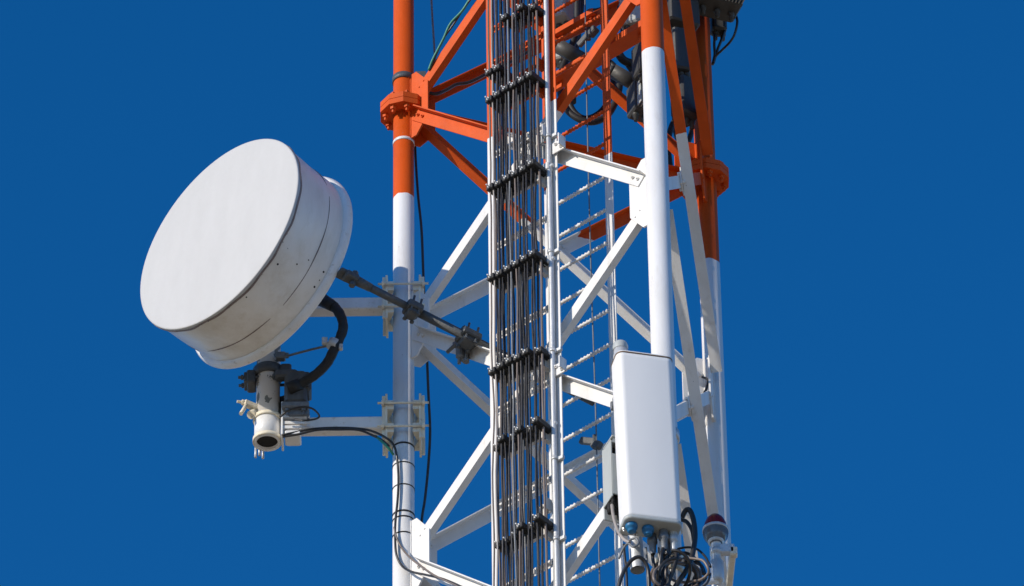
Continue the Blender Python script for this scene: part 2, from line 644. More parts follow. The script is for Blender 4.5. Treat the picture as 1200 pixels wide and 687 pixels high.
# the cables themselves
cab_mats = ['black', 'black', 'black', 'galvdark', 'brown', 'black', 'black']
cab_desc = {'black': 'black', 'brown': 'sunlight toned brown', 'galvdark': 'dull grey', 'pale': 'pale'}
CABZ = [on(573, py, TP + NO * OUT, NO).z for py in (-120, 30, 117, 222, 328, 438, 524, 638, 760)]
ncab = 0
COLN = ['first', 'second', 'third', 'fourth', 'fifth', 'sixth']
LAYN = ['outermost', 'middle', 'innermost']
for i, x in enumerate(COLS):
    for j, off in enumerate(LAY):
        for sd_, sn in ((-1, 'left'), (1, 'right')):
            rng = random.Random(i * 31 + j * 7 + sd_)
            if j == 2 and sd_ == 1 or (i, j, sd_) in ((2, 1, 1), (5, 0, 1), (4, 1, -1)):
                continue
            r = rng.choice((.0045, .0055, .0055, .0065, .0075))
            mt = 'pale' if (i, j, sd_) == (0, 0, 1) else ('brown' if i == 0 else rng.choice(cab_mats))
            pts = []
            ph = rng.uniform(0, 6.28)
            for z in [ZBOT + (ZT - ZBOT) * k / 70 for k in range(71)]:
                s = min(1, min(abs(z - q) for q in CABZ) / .22)
                seg = sum(1 for q in CABZ if q < z)
                bow = (math.sin(seg * 12.9 + ph * 7) * 43.7) % 1 - .5
                wx = s * (.012 * bow + .003 * math.sin(z * 7 + ph)) + sd_ * .013
                wo = s * .016 * (((math.sin(seg * 7.7 + ph * 3) * 43.7) % 1) - .5)
                lift = max(0, z - (Z0 + .25)) * .004 * (i - 2)
                pts.append(tp(x + wx + lift, z, off + wo))
            mb = MB(); mb.tube(pts, r, 7)
            o = mb.build('feeder_cable', M[mt], None, pts[0])
            tag(o, f'{cab_desc[mt]} feeder cable, {sn} one of the {COLN[i]} clamp from the left, {LAYN[j]} layer', 'cable',
                'feeder cables clamped to the cable ladder')

# galvanized conduit running up in front of the right upright
xc = along(tray(645.5, 300, .03))
mb = MB()
mb.tube([tp(xc + .002 * math.sin(k), ZBOT + (ZT - ZBOT) * k / 20, .030) for k in range(21)], .0165, 16)
cond = thing('conduit_pipe', 'slim galvanized conduit running up the right upright of the cable ladder', 'pipe', tp(xc, ZBOT, .03))
mb.build('pipe', M['galv'], cond)
for py in (163, 300, 417, 545, 640):
    z = tray(646, py).z
    mb = MB()
    mb.lathe(tp(xc, z - .012, .030), ZV, ((0, .0168), (0, .0205), (.024, .0205), (.024, .0168)), 20)
    mb.box(tp(xc + .03, z, .012), (.05, .02, .022), (D, NO, ZV))
    mb.build('pipe_clip', M['galv'], cond)

# lugs that hold the cable ladder to the braces
def lug(px, py, s=1):
    p = tray(px, py, .016)
    mb = MB()
    mb.box(p, (.10, .008, .085), (D, NO, ZV))
    mb.box(p + D * .046 + NO * .03, (.008, .06, .085), (D, NO, ZV))
    for dx, dz in ((-.02, .02), (.02, -.02)):
        mb.hexbolt(p + D * dx + ZV * dz + NO * .004, NO, .012, .011, .008)
    mb.build('mounting_lug', M['tower'], cl)
for px, py in ((655, 171), (656, 432), (636, 161), (632, 424), (639, 597)):
    lug(px, py)
def lug_block(px, py):
    p = tray(px, py, .03)
    mb = MB()
    mb.box(p, (.07, .05, .06), (D, NO, ZV), 0, .006)
    mb.cyl(p - D * .05, p + D * .06, .012, n=8)
    mb.build('mounting_lug', M['tower'], cl)
for px, py in ((641, 307), (642, 415), (643, 500), (640, 198), (644, 616)):
    lug_block(px, py)

# ------------------------------------------------------------------ access ladder inside the mast
QL = on(712, 181, V((0, 0, ZP)), ZV)           # the right stringer changes colour here
xl1 = (QL - LEG['L']).dot(D)
oin = (QL - LEG['L']).dot(NO)
LW = .50
def ladp(x, z, o=0.0):
    q = LEG['L'] + D * x + NO * (oin + o)
    return V((q.x, q.y, z))
lad = thing('access_ladder', 'climbing ladder with ribbed rungs inside the mast behind the cable ladder', 'ladder', ladp(xl1 - LW / 2, Z0 - 4))
for x, s in ((xl1, 1), (xl1 - LW, -1)):
    mb = MB()
    mb.angle(ladp(x - .028, ZBOT), ladp(x - .028, ZT), D, NI, .062, .03, .006)
    mb.build('stringer', M['ladder'], lad)
z_r = [on(707, py, ladp(xl1 - .03, Z0), NO).z for py in (208, 248, 289.6, 328, 367)]
dz_ = (z_r[0] - z_r[-1]) / 4
proto = None
xa, xb = xl1 - LW, xl1 - .02
k = 0
z = z_r[0]
while z + dz_ < ZT:
    z += dz_
while z > ZBOT:
    if proto is None:
        n = 54
        pts, rs = [], []
        for i in range(n + 1):
            t = i / n
            pts.append(ladp(xa + (xb - xa) * t, z, -.004))
            rs.append(.0105 + (.0055 if i % 3 == 1 else 0))
        mb = MB(); mb.tube(pts, rs, 8)
        for pl in range(len(mb.sm)): mb.sm[pl] = True
        proto = mb.build('rung', M['ladder'], lad)
        zp0 = z
    else:
        o = proto.copy(); COL.objects.link(o); o.parent = lad
        o.location = proto.location + V((0, 0, z - zp0))
    z -= dz_
# fall arrest wire down the middle of the ladder
mb = MB()
pw = [on(px, py, ladp(xl1, Z0, -.03), NO) for px, py in ((685, -40), (688, 130), (693, 330), (698, 480), (703, 690))]
mb.tube(spline(pw, 6), .0045, 8)
sw = mb.build('safety_wire', M['galvdark'], lad)
def wire_clamp(px, py, l, tilt):
    p = on(px, py, ladp(xl1, Z0, -.03), NO)
    a = (D * math.cos(tilt) - ZV * math.sin(tilt)).normalized()
    b = NO.cross(a)
    mb = MB()
    mb.box(p - a * l * .5, (l, .03, .045), (a, NO, b), 0, .005)
    mb.box(p + a * .03 - b * .02, (.07, .05, .05), (a, NO, b), 0, .008)
    mb.cyl(p - ZV * .05, p + ZV * .05, .014, n=10)
    mb.build('wire_guide', M['cast'], lad)
wire_clamp(697, 518, .13, R_(32))
wire_clamp(690, 40, .10, R_(-30))

# ------------------------------------------------------------------ microwave dish
LX = LEG['L']
DN = V((-.675, -.735, .066)).normalized()
hub = at(344, 337, LX.y - .33)
RD = .680
FC = at(257.2, 274.5, LX.y - .373 - .677 * .656)    # centre of the front face
BC = FC - DN * .447                              # back of the shroud
ref = V((0, 0, 1))
dish = thing('microwave_dish', 'large white drum shaped microwave dish aimed to the left on its mounting pole', 'dish antenna', hub)
da, db, _ = frame(-DN)
def dring(c, r, n=96):
    return [c + (da * math.cos(2 * math.pi * i / n) + db * math.sin(2 * math.pi * i / n)) * r for i in range(n)]
# shroud: slightly dented sheet
mb = MB()
rng = random.Random(4)
rings = []
for k in range(25):
    t = k / 24
    c = FC - DN * (.006 + .441 * t)
    n = 96
    rr = []
    for i in range(n):
        a = 2 * math.pi * i / n
        r = RD - .004 - .016 * t + .0022 * math.sin(5 * a + 9 * t) * math.sin(3.1 * t) + .0018 * math.sin(13 * a + 2) * math.sin(math.pi * t)
        rr.append(c + (da * math.cos(a) + db * math.sin(a)) * r)
    rings.append(rr)
mb.loft(rings, 0, True, (False, False))
mb.loft([dring(FC - DN * .006, RD - .04), dring(BC, RD - .04)], 0, True, (False, False))
sh = mb.build('shroud', M['shroud'], dish)
# rivets, holes and the seam of the shroud
mb = MB()
for i in range(72):
    a = 2 * math.pi * i / 72
    r_ = da * math.cos(a) + db * math.sin(a)
    for dd in (.026, .425):
        mb.hexbolt(FC - DN * dd + r_ * (RD - .006 - .036 * dd), r_, .004, .004)
tag(mb.build('rivets', M['galvdark'], sh), kind='stuff')
mb = MB()
def on_drum(px, py):
    """point where the line of sight to a pixel meets the drum"""
    d = ray(px, py).normalized()
    o = CAM - FC
    dp = d - DN * d.dot(DN)
    op = o - DN * o.dot(DN)
    A, B, C_ = dp.dot(dp), 2 * dp.dot(op), op.dot(op) - RD * RD
    t = (-B - math.sqrt(max(0, B * B - 4 * A * C_))) / (2 * A)
    return CAM + d * t
for px, py, r in ((326, 310, .007), (337, 292, .007), (370, 337, .007), (381, 319, .007), (349, 310, .005), (333, 302, .004), (363, 305, .004), (376, 329, .004), (289, 349, .005)):
    p = on_drum(px, py)
    rad = (p - FC) - DN * (p - FC).dot(DN)
    rad.normalize()
    p = p - rad * (.004 + .036 * -(p - FC).dot(DN))
    mb.cyl(p - rad * .004, p + rad * .0015, r, n=12)
mb.build('drain_holes', M['dark'], sh)
# seam: a lap joint running round the drum
mb = MB()
sp_ = [on_drum(px, py) for px, py in ((388, 222), (387, 240), (383, 265), (375, 290), (366, 313))]
tt = sum(-(p - FC).dot(DN) for p in sp_) / len(sp_)
hb = -.004 - .016 * (tt - .006) / .441
n = 120
arc = []
for i in range(n + 1):
    a = 2 * math.pi * i / n
    r_ = da * math.cos(a) + db * math.sin(a)
    arc.append((r_, a))
mb.loft([[FC - DN * (tt + dz) + r_ * (RD + h) for r_, a in arc[:-1]] for dz, h in ((-.003, hb - .006), (-.002, hb + .0022), (.002, hb + .0022), (.003, hb - .006))], 0, True, (False, False))
tag(mb.build('shroud_seam', M['trim'], sh), 'brown joint line running round the drum')
# radome: fabric stretched over the front, wrapped over the rim
mb = MB()
prof = ((-.014, RD + .004), (.006, RD + .005), (.0095, RD + .002), (.011, RD - .008), (.0115, RD * .9), (.014, RD * .6), (.0145, RD * .3), (.015, .002))
mb.loft([dring(FC + DN * z, r) for z, r in prof], 0, True, (False, True))
mb.build('radome', M['radome'], dish)
# rough trim strip that holds the radome
mb = MB()
n = 120
rows = []
for z, h in ((-.010, .004), (-.011, .0075), (-.024, .006), (-.026, .0)):
    rows.append([FC + DN * (z + .003 * math.sin(7 * a) + .004 * math.sin(17 * a + 1)) + r_ * (RD + h + .0015 * math.sin(23 * a)) for r_, a in arc[:-1]])
mb.loft(rows, 0, True, (False, False))
tag(mb.build('rim_trim', M['trim'], dish), 'thin brown strip round the front rim')
# back ring and reflector bowl
mb = MB()
mb.loft([dring(BC - DN * z, r, 96) for z, r in ((-.035, RD - .030), (-.035, RD - .006), (-.016, RD + .004), (.006, RD + .014), (.018, RD + .010), (.022, RD - .006), (.026, RD - .02))], 0, True, (False, False))
tag(mb.build('back_ring', M['white'], dish), 'lipped white ring at the back of the drum')
mb = MB()
prof = [(.02 + .20 * (1 - (r / RD) ** 2), r) for r in [RD * (1 - q / 14) for q in range(14)] + [.10, .02]]
mb.loft([dring(BC - DN * z, r, 64) for z, r in prof], 0, True, (False, True))
mb.build('reflector', M['white'], dish)
# hub and mount to the pole
POLE = at(314, 470, LX.y)
PX, PY = POLE.x, POLE.y
mb = MB()
mb.lathe(BC - DN * .19, -DN, ((0, .11), (.03, .11), (.04, .08), (.11, .08), (.11, .0)), 32)
mb.build('hub', M['cast'], dish)
mb = MB()
hc = BC - DN * .26
zc = at(345, 455, PY - .1).z
zc2 = zc
mb.bar(hc, V((PX + .0, PY + .10, hc.z)), .10, .12, ZV, 0, .015)
mb.bar(V((PX + .0, PY + .125, hc.z + .06)), V((PX + .0, PY + .125, zc - .10)), .09, .09, V((0, 1, 0)), 0, .012)
mb.bar(V((PX + .0, PY + .125, zc)), V((PX + .17, PY + .06, zc)), .08, .14, ZV, 0, .01)
mb.build('mount_arm', M['cast'], dish)
# body of the azimuth mount beside the pole
mb = MB()
c = V((PX + .175, PY - .03, zc))
mb.box(c, (.14, .20, .26), None, 0, .02)
mb.box(c + V((.065, -.02, .05)), (.06, .14, .15), None, 0, .015)
mb.box(c + V((-.06, -.06, .11)), (.14, .07, .06), None, 0, .012)
mb.box(c + V((.0, -.02, -.15)), (.17, .17, .045), None, 1, .008)
mb.box(c + V((.02, .0, -.19)), (.13, .14, .05), None, 1, .008)
for dx in (-.05, .05):
    mb.hexbolt(c + V((dx, -.08, -.17)), -ZV, .014, .02, .03, 1)
mb.cyl(c + V((.0, -.10, .0)), c + V((.0, -.125, .0)), .045, n=20)
mb.build('mount_body', [M['cast'], M['galvdark']], dish)
zb = at(314, 429, PY - .08).z
mb = MB()
mb.lathe(V((PX, PY, zb - .035)), ZV, ((0, .078), (0, .088), (.012, .098), (.06, .098), (.07, .088), (.07, .078)), 32)
mb.box(V((PX + .11, PY - .03, zb - .01)), (.07, .10, .07), None, 0, .01)
mb.build('pole_clamp', M['cast'], dish)
mb = MB()
c = at(297, 447, PY - .0); c = V((PX - .105, PY, c.z))
mb.box(c, (.055, .12, .10), None, 0, .008)
mb.box(c + V((-.035, 0, 0)), (.02, .10, .075), None, 0, .004)
for dy in (-.04, .04):
    mb.cyl(c + V((-.08, dy, 0)), c + V((.26, dy, 0)), .010, n=8)
    mb.hexbolt(c + V((-.048, dy, 0)), V((-1, 0, 0)), .017, .014)
mb.build('clamp_jaw', M['cast'], dish)

# ------------------------------------------------------------------ mounting frame that carries the dish
ZA1 = at(410, 360, LX.y).z
ZA2 = at(395, 500, LX.y).z
mf = thing('mounting_frame', 'white steel outrigger frame with pole and two arms clamped to the left leg', 'mounting frame', V((PX, PY, ZA2)))
zbot = at(314, 519, PY).z
zslv = at(314, 481, PY - .08).z
ztop = at(320, 300, PY).z
mb = MB()
n = 36
# peeling upper pole, hollow
mb.cyl(V((PX, PY, zbot + .06)), V((PX, PY, ztop)), .0735, n=n)
pole = mb.build('pole', M['peel'], mf)
mb = MB()
mb.lathe(V((PX, PY, zbot)), ZV, ((.12, .066), (.0, .066), (.0, .081), (zslv - zbot, .081), (zslv - zbot, .070)), n)
o = mb.build('pole_sleeve', M['white'], mf)
mb = MB(); mb.cyl(V((PX, PY, zbot + .018)), V((PX, PY, zbot + .03)), .066, n=n); mb.build('pole_bore_shade', M['dark'], o)  # dark disc painted in for the shade inside the pole
mb = MB()
for z in (zslv - .012, at(314, 507, PY - .08).z):
    mb = MB()
    mb.lathe(V((PX, PY, z - .014)), ZV, ((0, .080), (0, .090), (.026, .090), (.026, .080)), n)
    mb.build('sleeve_ring', M['cream'], mf)
mb = MB()
z = at(290, 482, PY).z
mb.bar(V((PX - .04, PY - .01, z)), V((PX - .145, PY - .06, z + .02)), .042, .04, ZV, 0, .006)
mb.cyl(V((PX - .13, PY - .06, z)), V((PX - .16, PY - .10, z - .10)), .013, n=8)
mb.hexbolt(V((PX - .145, PY - .06, z + .02)), V((-1, -.3, 0)), .018, .014, .03)
mb.cyl(V((PX - .085, PY - .02, z - .03)), V((PX - .10, PY - .05, z - .07)), .028, n=12)
mb.build('sleeve_lug', M['cream'], mf)
mb = MB()
for dx, dy in ((-.05, -.01), (-.075, .01), (-.03, .02)):
    z1 = zbot + .02
    mb.cyl(V((PX + dx, PY + dy + .09, z1 + .02)), V((PX + dx, PY + dy + .09, z1 - .055)), .008, n=8)
mb.build('hanging_studs', M['galv'], mf)
# arms (square tubes)
for z, yo, x0 in ((ZA1, 0, PX + .06), (ZA2, 0, PX + .085)):
    mb = MB()
    mb.bar(V((x0, PY + yo, z)), V((LX.x - .115, LX.y + yo, z)), .085, .09, ZV, 0, .006)
    mb.build('arm', M['white'], mf)
# end plate and cleats at the pole
mb = MB()
mb.box(V((PX + .094, PY - .01, ZA2 + .0)), (.014, .17, .26), None, 0, .003)
for dz, l in ((.055, .10), (.02, .13), (-.03, .13), (-.065, .10)):
    mb.bar(V((PX + .10, PY - .075, ZA2 + dz)), V((PX + .10 + l, PY - .075, ZA2 + dz)), .022, .022, ZV)
    mb.hexbolt(V((PX + .10 + l, PY - .075, ZA2 + dz)), V((1, 0, 0)), .016, .014, .02)
mb.box(V((PX + .16, PY - .03, ZA2 - .11)), (.10, .12, .04), None, 0, .008)
mb.build('arm_plate', M['white'], mf)
# clamps on the leg: V shaped jaws on both sides joined by studs
for z, hh in ((ZA1, .175), (ZA2 + .0, .175)):
    mb = MB()
    for s in (-1, 1):
        x = LX.x + s * .104
        mb.box(V((x, LX.y, z)), (.014, .20, hh * 2), None, 0, .002)                 # back plate
        for dy in (-.085, .085):
            mb.box(V((x + s * .016, LX.y + dy, z)), (.022, .012, hh * 2 - .02), None, 0, .002)
        for dz in (-.09, .09):                                                        # V jaws
            pts = [V((x, LX.y - .095, z + dz)), V((x - s * .046, LX.y - .095, z + dz)), V((x - s * .036, LX.y - .05, z + dz)),
                   V((x - s * .014, LX.y, z + dz)), V((x - s * .036, LX.y + .05, z + dz)), V((x - s * .046, LX.y + .095, z + dz)), V((x, LX.y + .095, z + dz))]
            mb.prism(pts, ZV, .07)
    mb.build('leg_clamp', M['cream'], mf)
    mb = MB()
    for dz in (hh * .52, -hh * .52):
        for dy in (-.112,):
            mb.cyl(V((LX.x - .158, LX.y + dy, z + dz)), V((LX.x + .158, LX.y + dy, z + dz)), .0075, n=10)
            for s in (-1, 1):
                mb.hexbolt(V((LX.x + s * .118, LX.y + dy, z + dz)), V((s, 0, 0)), .018, .016)
    mb.build('clamp_stud', M['cream'], mf)

# ------------------------------------------------------------------ stiffening strut
rb = BC - DN * .05
S0 = on(406, 323, rb, DN)
S1 = on(549, 396, lp('L', 0) + NO * .11, NO)
sdir = (S1 - S0).normalized()
sx_end = S0 + sdir * ((S1 - S0).length * (700 - 404) / (549 - 404) * 1.0)
st = thing('stay_strut', 'grey tubular stay, coloured dark for dish shade, running from the dish rim across the left leg into the mast', 'strut', S0)
mb = MB()
mb.cyl(S0 + sdir * .12, S0 + sdir * (S1 - S0).length * .60, .024, n=16)
mb.cyl(S0 + sdir * ((S1 - S0).length * .58), sx_end, .029, n=16)
mb.build('tube', M['cast'], st)  # grey tube coloured dark to stand in for the dish's shadow
mb = MB()
sa_, sb_, sd_ = frame(sdir)
mb.box(S0 + sdir * .03, (.08, .05, .09), (sa_, sb_, sd_), 0, .01)
mb.box(S0 - sdir * .0 - DN * .02 - V((.03, 0, -.02)), (.09, .03, .08), (sa_, sb_, sd_), 0, .008)
mb.cyl(S0 + sdir * .05, S0 + sdir * .17, .034, .027, n=12)
mb.hexbolt(S0 + sdir * .05 + sb_ * .03, sb_, .02, .03)
mb.hexbolt(S0 + sdir * .05 - sb_ * .03, -sb_, .02, .03)
mb.build('rim_bracket', M['cast'], st)
def strut_clamp(t, l, wd, nm, mat='cast'):
    p = S0 + sdir * t
    mb = MB()
    mb.box(p, (wd, .05, l), (sa_, sb_, sd_), 0, .008)
    mb.box(p + sa_ * wd * .05 - sb_ * .035, (wd * .8, .04, l * .7), (sa_, sb_, sd_), 0, .01)
    mb.box(p + sb_ * .03, (wd * .7, .03, l), (sa_, sb_, sd_), 0, .008)
    for da_ in (-wd * .36, wd * .36):
        for dl in (-l * .25, l * .25):
            mb.cyl(p + sa_ * da_ + sd_ * dl - sb_ * .07, p + sa_ * da_ + sd_ * dl + sb_ * .07, .008, n=8)
            mb.hexbolt(p + sa_ * da_ + sd_ * dl - sb_ * .055, -sb_, .014, .01)
    return mb.build(nm, M[mat], st)
SL = (S1 - S0).length
strut_clamp(SL * (483 - 404) / 145, .10, .115, 'coupler')
strut_clamp(SL * 1.0, .13, .13, 'clamp')
mb = MB()
q0 = S0 + sdir * SL * .66 + sb_ * .045 + sa_ * .04
mb.cyl(q0, S0 + sdir * SL * .97 + sb_ * .045 + sa_ * .05, .010, n=8)
mb.build('adjusting_rod', M['galvdark'], st)
# clamp from the strut onto the brace below it
c = on(542, 411, lp('L', 1) + NO * .05, NO)
mb = MB()
mb.box(c, (.05, .09, .15), (D, NO, ZV), 0, .01)
mb.box(c + ZV * .07 + D * -.01, (.11, .05, .035), (D, NO, ZV), 0, .006)
mb.cyl(c + D * -.10 + ZV * .02 + NO * .03, c + D * .05 + ZV * .08 + NO * .03, .012, n=8)
mb.cyl(c - ZV * .11 + D * .03, c + ZV * .05 + D * .03, .011, n=8)
mb.cyl(c - ZV * .11 + D * -.01 + NO * .02, c + ZV * .0 + D * -.01 + NO * .02, .011, n=8)
mb.hexbolt(c - ZV * .09 + D * .03, -ZV, .022, .018)
mb.build('brace_clamp', M['galvdark'], st)

# ------------------------------------------------------------------ waveguide and small wires at the dish
def cable(name, label, cat, pxs, r, mat, group=None, n=8, seg=6, loose=None):
    """pxs: (photograph x, y, distance y) along the cable"""
    pts = spline([at(*q) for q in pxs], seg)
    mb = MB(); mb.tube(pts, r, n)
    o = mb.build(name, M[mat], None, pts[0])
    return tag(o, label, cat, group)
wg = thing('waveguide', 'thick black elliptical waveguide curving from the dish back to the mount', 'waveguide', at(380, 350, LX.y - .25))
wp = [(374, 353, -.18), (384, 354, -.22), (393, 361, -.25), (400, 372, -.26), (402, 385, -.26), (397, 399, -.25), (391, 411, -.24), (383, 426, -.21), (370, 439, -.18), (356, 448, -.15), (343, 456, -.12)]
pts = spline([at(a, b, LX.y + c) for a, b, c in wp], 6)
mb = MB()
rr = random.Random(2)
mb.tube(pts, [.031 + .0012 * math.sin(i * 1.7) + rr.uniform(-.0012, .0012) for i in range(len(pts))], 14)
mb.build('sheath', M['blackmatt'], wg)
mb = MB()
p = at(378, 352, LX.y - .20); q = at(392, 360, LX.y - .25)
mb.cyl(p, q, .043, .034, n=14)
mb.build('end_boot', M['blackmatt'], wg)
mb = MB()
p0 = at(338, 457, LX.y - .12); p1 = at(352, 450, LX.y - .14)
mb.cyl(p0, p1, .05, .038, n=14)
mb.build('end_boot', M['blackmatt'], wg)
mb = MB()
c = at(391, 404, LX.y - .245); t = (at(397, 399, LX.y - .25) - at(391, 411, LX.y - .24)).normalized()
mb.cyl(c - t * .028, c + t * .028, .040, n=16)
a_, b_, _ = frame(t)
mb.box(c + V((-.055, -.01, .02)), (.035, .03, .05), None, 0, .004)
mb.box(c + V((.045, -.01, -.03)), (.025, .03, .04), None, 0, .004)
mb.build('hanger', M['galv'], wg)
mb = MB(); mb.tube(spline([at(331, 419, LX.y - .10), at(345, 415, LX.y - .14), at(368, 409, LX.y - .2), at(386, 405, LX.y - .245)], 5), .0075, 8)
mb.build('support_rod', M['galvdark'], wg)
mb = MB(); p = at(329, 418, LX.y - .09); mb.box(p, (.06, .05, .05), None, 0, .006); mb.hexbolt(p + V((.03, -.01, 0)), V((1, 0, 0)), .018, .02)
mb.build('rod_clip', M['galvdark'], wg)

cable('pigtail_wire', 'thin black wire loop beside the dish mount above the lower arm', 'wire',
      [(328, 489, LX.y - .14), (338, 481, LX.y - .18), (353, 477, LX.y - .2), (366, 479, LX.y - .2), (374, 487, LX.y - .2), (370, 491, LX.y - .18), (356, 493, LX.y - .16), (345, 492, LX.y - .13)], .0065, 'black')
YA = LX.y - .085
cable('signal_cable', 'upper black cable along the outrigger arm and down the left leg', 'cable',
      [(331, 510, PY - .10), (345, 507, YA), (365, 503, YA), (390, 501.5, YA), (415, 502, YA), (435, 505, YA), (452, 513, LX.y - .12), (461, 521, LX.y - .11), (465, 535, LX.y - .082), (467, 560, LX.y - .078), (466, 585, LX.y - .078),
       (463.5, 610, LX.y - .078), (463, 630, LX.y - .078), (464.5, 650, LX.y - .078), (471, 663, LX.y - .09), (482, 670, LX.y - .15), (500, 674, LX.y - .22), (520, 679, LX.y - .32), (545, 690, LX.y - .44), (560, 700, LX.y - .51)], .0075, 'black', seg=5)
cable('signal_cable', 'lower black cable sagging under the outrigger arm towards the left leg', 'cable',
      [(331, 512, PY - .09), (350, 509, YA - .01), (372, 504, YA - .01), (395, 503.5, YA - .012), (420, 504, YA - .01), (438, 511, YA), (449, 517, LX.y - .12), (456, 523, LX.y - .13)], .0075, 'black', seg=5)
cable('earth_wire', 'short green wire at the end of the outrigger arm by the left leg', 'wire',
      [(440, 511, YA + .004), (449, 519, LX.y - .125), (456, 526, LX.y - .12), (461, 533, LX.y - .08)], .008, 'green')
cable('signal_cable', 'dark cable looping from the left leg along the lower brace', 'cable',
      [(462, 618, LX.y - .082), (464, 628, LX.y - .08), (470, 641, LX.y - .08), (480, 653, LX.y - .14), (494, 664, LX.y - .20), (510, 675, LX.y - .28), (530, 684, LX.y - .37), (548, 694, LX.y - .46)], .0065, 'brown', seg=5)
cable('down_lead', 'black cable hanging behind the left leg beside the dish stay', 'cable',
      [(486, 150, LX.y + .12), (487, 185, LX.y + .1), (490, 230, LX.y + .1), (494, 270, LX.y + .1), (496, 320, LX.y + .1), (498, 370, LX.y + .1), (500, 410, LX.y + .1), (502, 460, LX.y + .1), (504, 505, LX.y + .1), (502, 545, LX.y + .1), (498, 585, LX.y + .1), (494, 612, LX.y + .1), (492, 660, LX.y + .1)], .0085, 'black', seg=4)
cable('down_lead', 'slim grey wire hanging right of the orange leg top', 'cable',
      [(504, -40, LX.y + .2), (506, 10, LX.y + .2), (508.5, 50, LX.y + .2), (511, 95, LX.y + .2)], .007, 'galvdark')
# green and black leads tied to the upper left brace
def lead(label, mat, offs, r, cat='cable'):
    pts = [(502 + offs, 82, LX.y - .14), (507 + offs, 68, LX.y - .18), (519 + offs, 45, LX.y - .24), (529 + offs, 28, LX.y - .29), (541 + offs, 12, LX.y - .36), (553 + offs, -6, LX.y - .42), (570 + offs, -32, LX.y - .5)]
    rg = random.Random(int(offs * 10) + 5)
    pts = [(a + rg.uniform(-1.2, 1.2), b + rg.uniform(-1, 1), c) for a, b, c in pts]
    cable('earth_wire', label, cat, pts, r, mat)
lead('green wire tied along the upper left orange brace', 'green', 0, .009)
lead('black wire twisted round the green wire on the orange brace', 'black', 1.5, .007)
# black cable tied under the far orange brace left of the cable ladder
yl = lambda px: LX.y + (px - 480) / 355 * (LEG['R'].y - LX.y) - .06
cable('signal_cable', 'black cable sagging under the orange brace left of the cable ladder', 'cable',
      [(487, 128, yl(487)), (489, 112, yl(489)), (500, 109, yl(500)), (512, 110, yl(512)), (524, 105, yl(524)), (535, 99, yl(535)), (548, 97, yl(548)), (560, 92, yl(560)), (575, 84, yl(575)), (596, 74, yl(596)), (620, 60, yl(620))], .011, 'black')

# ------------------------------------------------------------------ panel antenna in front of the near leg
PA = R_(14)
PD = V((math.cos(PA), math.sin(PA), 0))        # along its width, to the right
PN = V((math.sin(PA), -math.cos(PA), 0))       # its front
PYF = LEG['N'].y - .40
pc = at(761.5, 520, PYF)                          # middle of the front
PW, PT = .340, .165
ptop = at(757, 415.5, PYF).z
pbot = at(763, 608.5, PYF).z
PC = V((pc.x + .012, pc.y, 0)) - PN * PT / 2
pan = thing('panel_antenna', 'tall white panel antenna with rounded edges in front of the near leg', 'panel antenna', V((PC.x, PC.y, pbot)))
def psec(z, ins=0.0, n=6):
    w, t = PW / 2 - ins, PT / 2 - ins
    rf, rbk = .042 - ins * .6, .03
    out = []
    for cx, cy, r, a0 in ((w - rf, -t + rf, rf, -90), (w - rbk, t - rbk, rbk, 0), (-w + rbk, t - rbk, rbk, 90), (-w + rf, -t + rf, rf, 180)):
        for i in range(n + 1):
            a = R_(a0 + 90 * i / n)
            out.append(PC + PD * (cx + r * math.cos(a)) - PN * (cy + r * math.sin(a)) + V((0, 0, z)))
    return out
LEAN = V((.012, 0, 0))
mb = MB()
mb.loft([psec(pbot + .01), psec(pbot + .03), psec(ptop - .03), psec(ptop)], 0, True, (True, True))
mb.build('radome', M['antenna'], pan)
mb = MB()
mb.loft([psec(ptop - .004, -.0025), psec(ptop + .004, -.0025), psec(ptop + .004, .01)], 0, True, (True, True))
tag(mb.build('top_seal', M['brownseal'], pan), 'brown line of sealant round the top')
mb = MB()
mb.loft([psec(ptop + .0045, .001), psec(ptop + .014, .003), psec(ptop + .018, .012)], 0, True, (True, True))
mb.build('top_cap', M['antenna'], pan)
mb = MB()
mb.loft([psec(pbot + .012, -.003), psec(pbot - .006, -.003), psec(pbot - .012, .004)], 0, True, (True, True))
tag(mb.build('end_plate', M['equip'], pan), 'grey lower end plate with connectors')
def pp(u, v, z):
    """u along the width, v towards the back, z above the lower end"""
    return PC + PD * u - PN * v + V((0, 0, pbot + z))
for u, v in ((-.120, -.02), (-.02, -.01)):
    mb = MB()
    p = pp(u, v, -.012)
    mb.lathe(p, -ZV, ((0, .034), (.012, .036), (.028, .034), (.030, .026), (.050, .025), (.055, .019), (.055, .0)), 20)
    tag(mb.build('port_cap', M['blue'], pan), 'blue port cap')
conn = []
for u, v in ((.075, .0), (.105, .045), (.135, .01), (.02, .05)):
    mb = MB()
    p = pp(u, v, -.012)
    mb.lathe(p, -ZV, ((0, .026), (.03, .026), (.032, .030), (.06, .030), (.065, .022), (.12, .019), (.14, .013)), 16)
    mb.build('connector', M['galvdark' if u != .135 else 'galv'], pan)
    conn.append(p - ZV * .12)
for u, v in ((-.08, .05), (-.155, .02), (.16, .05)):
    mb = MB(); mb.hexbolt(pp(u, v, -.012), -ZV, .012, .014, .01); mb.build('screw', M['bolt'], pan)
